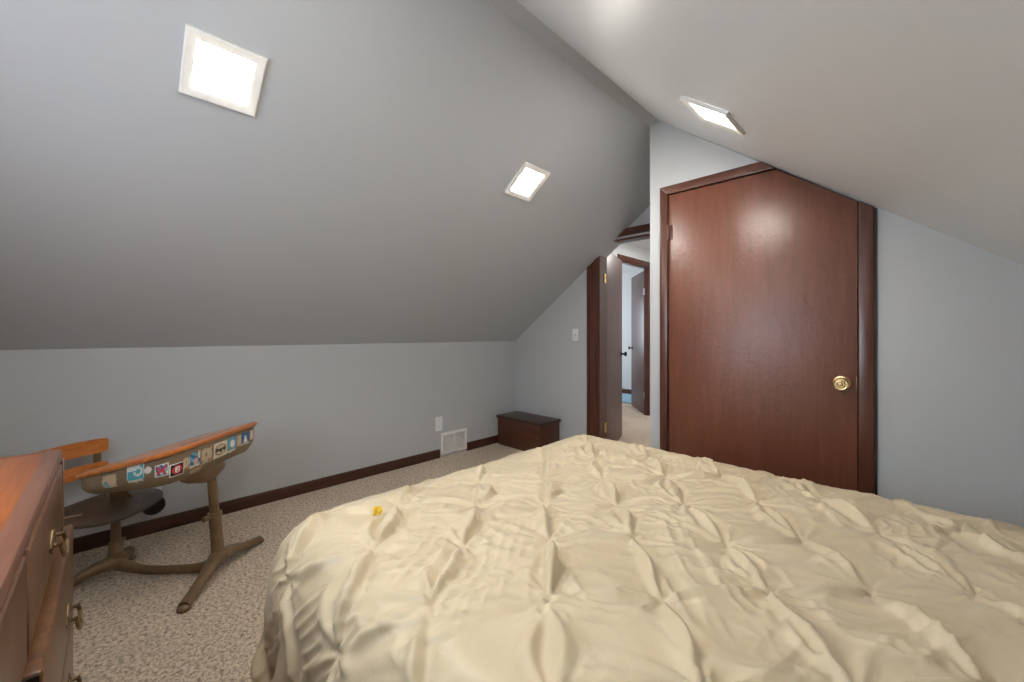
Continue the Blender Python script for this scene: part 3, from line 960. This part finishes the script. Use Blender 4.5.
def torn(x, y, s=0):
    return abs(x) > 0.91 + 0.05 * math.sin(y * 6 + s) + 0.03 * math.sin(y * 17 + s) or abs(y) > 0.90 + 0.05 * math.sin(x * 5 + s * 2) + 0.03 * math.sin(x * 15)
def r_torn_tan(x, y):
    if torn(x, y, 1): return None
    if y < 0.1 and x < -0.1 and math.sin(x * 9 + y * 4) > -0.3: return 'teal'
    if 0.0 < x < 0.5 and -0.5 < y < 0.1: return 'pink'
    return 'tan'
def r_teal(x, y):
    if torn(x, y, 4) and y < -0.5: return None
    if max(abs(x), abs(y)) > 0.93: return 'white'
    r = math.hypot(x - 0.3, y - 0.25); a = math.atan2(y - 0.25, x - 0.3)
    if abs(r - 0.42) < 0.13 and not (a > 1.9): return 'white'
    if y - x > 0.35 and y > 0.4: return 'white'
    if y < -0.62: return 'cream'
    return 'teal'
def r_dot(x, y):
    return 'white' if x * x + y * y < 0.95 else None
def r_bluered(x, y):
    if max(abs(x), abs(y)) > 0.86: return 'white'
    if abs(y - x * 0.7) < 0.28 and abs(x) < 0.7: return 'red'
    if abs(y + x * 0.9) < 0.2 and abs(x) < 0.6: return 'red'
    if math.sin(x * 8 + y * 3) > 0.25: return 'navy'
    return 'white' if math.sin(y * 9) > 0.5 else 'sky'
def r_redring(x, y):
    if max(abs(x), abs(y)) > 0.85: return 'white'
    if x * x + y * y < 0.50:
        lx, ly = x, y
        if abs(lx + 0.2) < 0.09 and abs(ly) < 0.42: return 'white'
        if abs(math.hypot(lx - 0.02, ly - 0.2) - 0.2) < 0.07 and lx > -0.2: return 'white'
        if abs(math.hypot(lx - 0.02, ly + 0.2) - 0.2) < 0.07 and lx > -0.2: return 'white'
        return 'red'
    return 'black'
def r_scrap(x, y):
    if torn(x, y, 2) or math.sin(x * 5 + 2) * math.sin(y * 4 + 1) > 0.62: return None
    return 'grey' if math.sin(x * 11) * math.sin(y * 9) > 0.6 else 'tan'
def r_blueface(x, y):
    if torn(x, y, 5): return None
    if y < -0.6: return 'cream'
    if (x - 0.15) ** 2 + (y + 0.25) ** 2 < 0.16: return 'pink'
    if x > 0.55 and y > 0: return 'cream'
    return 'blue' if math.sin(x * 4 + y * 7) > 0.1 else 'sky'
def r_winged(x, y):
    if max(abs(x), abs(y)) > 0.97: return None
    e = (x / 0.86) ** 2 + (y / 0.70) ** 2
    if e > 1: return 'cream'
    if e > 0.80: return 'black'
    ax = abs(x)
    if ax > 0.72: return 'tan'
    up = (0.30 if ax > 0.04 else 0.20) if ax < 0.11 else (0.04 if ax < 0.2 else 0.12 + 0.42 * (ax - 0.2) - 0.30 * max(0, ax - 0.45))
    lo = -0.46 + 2.2 * ax if ax < 0.1 else -0.30 + 0.20 * abs(math.sin((ax - 0.1) * 7)) + 0.30 * max(0, ax - 0.5)
    return 'black' if lo < y < up else 'tan'
def r_bluewhite(x, y):
    if torn(x, y, 7): return None
    if (x - 0.1) ** 2 + (y - 0.1) ** 2 < 0.2: return 'white'
    if y < -0.6: return 'cream'
    return 'sky'
def r_strip(x, y):
    return None if torn(x, y, 3) else 'tan'
def r_bluebell(x, y):
    if torn(x, y, 6): return None
    if abs(x) < 0.22 + 0.4 * max(0, 0.1 - y) and -0.6 < y < 0.35: return 'white'
    return 'blue' if y > -0.72 else 'cream'
def r_pinkscrap(x, y):
    if torn(x, y, 8): return None
    return 'pink' if x > 0 else 'cream'
STK = [
    (0.132, 0.194, 0.26, 0.90, r_torn_tan, 0.0),
    (0.234, 0.304, 0.32, 1.00, r_teal, 0.0),
    (0.304, 0.334, 0.58, 0.84, r_dot, 0.0),
    (0.344, 0.388, 0.38, 0.80, r_bluered, 0.0),
    (0.390, 0.446, 0.24, 0.68, r_redring, 0.0),
    (0.438, 0.476, 0.38, 0.78, r_scrap, 0.0),
    (0.472, 0.534, 0.28, 0.86, r_blueface, 0.0),
    (0.536, 0.604, 0.24, 0.86, r_scrap, 0.0),
    (0.614, 0.702, 0.28, 0.86, r_winged, 0.0),
    (0.700, 0.770, 0.26, 0.92, r_bluewhite, 0.0),
    (0.772, 0.804, 0.38, 0.88, r_strip, 0.0),
    (0.802, 0.870, 0.36, 0.90, r_bluebell, 0.0),
    (0.872, 0.910, 0.46, 0.88, r_pinkscrap, 0.0),
    (0.484, 0.554, 0.05, 0.25, r_scrap, 0.0)]
for (k0, k1, t0, t1, rule, tilt) in STK:
    sticker(k0, k1, t0, t1, rule, 26, tilt)

# ------------------------------------------------------------------ light, sky, camera
w = bpy.data.worlds.new('sky'); SC.world = w
w.use_nodes = True
bg = w.node_tree.nodes['Background']
bg.inputs['Color'].default_value = (0.80, 0.90, 1.0, 1)
bg.inputs['Strength'].default_value = 9.0

def portal(loc, rot, sx, sy):
    l = bpy.data.lights.new('daylight_portal', 'AREA'); l.shape = 'RECTANGLE'; l.size = sx; l.size_y = sy
    l.cycles.is_portal = True
    o = bpy.data.objects.new('daylight_portal', l); COL.objects.link(o); o.location = loc; o.rotation_euler = rot
portal(((WX0 + WX1) / 2, YB - T - 0.01, (WZ0 + WZ1) / 2), (PI / 2, 0, PI), WX1 - WX0, WZ1 - WZ0)
portal((-5.31, 5.8, 1.375), (PI / 2, 0, -PI / 2), 1.2, 1.15)

l = bpy.data.lights.new('hall_fill_light', 'AREA'); l.shape = 'DISK'; l.size = 0.3; l.energy = 14; l.color = (1, 0.96, 0.9)  # unseen fill light added to brighten the hall, no fitting
o = bpy.data.objects.new('hall_fill_light', l); COL.objects.link(o); o.location = (-1.9, 4.7, HZ - 0.03)

cam = bpy.data.cameras.new('camera')
cam.sensor_width = 36.0
cam.lens = 400.0 / 1024.0 * 36.0
cam.shift_y = -7.0 / 1024.0
cam.clip_start = 0.02
co = bpy.data.objects.new('camera', cam); COL.objects.link(co)
co.location = (0, 0, 1.15)
co.rotation_euler = (PI / 2, 0, PI / 4)
SC.camera = co

vs = SC.view_settings
vs.view_transform = 'Standard'
vs.look = 'None'
vs.exposure = 0.15
vs.gamma = 1.0
vs.use_curve_mapping = False
SC.cycles.max_bounces = 10
SC.cycles.diffuse_bounces = 6
SC.cycles.use_denoising = True
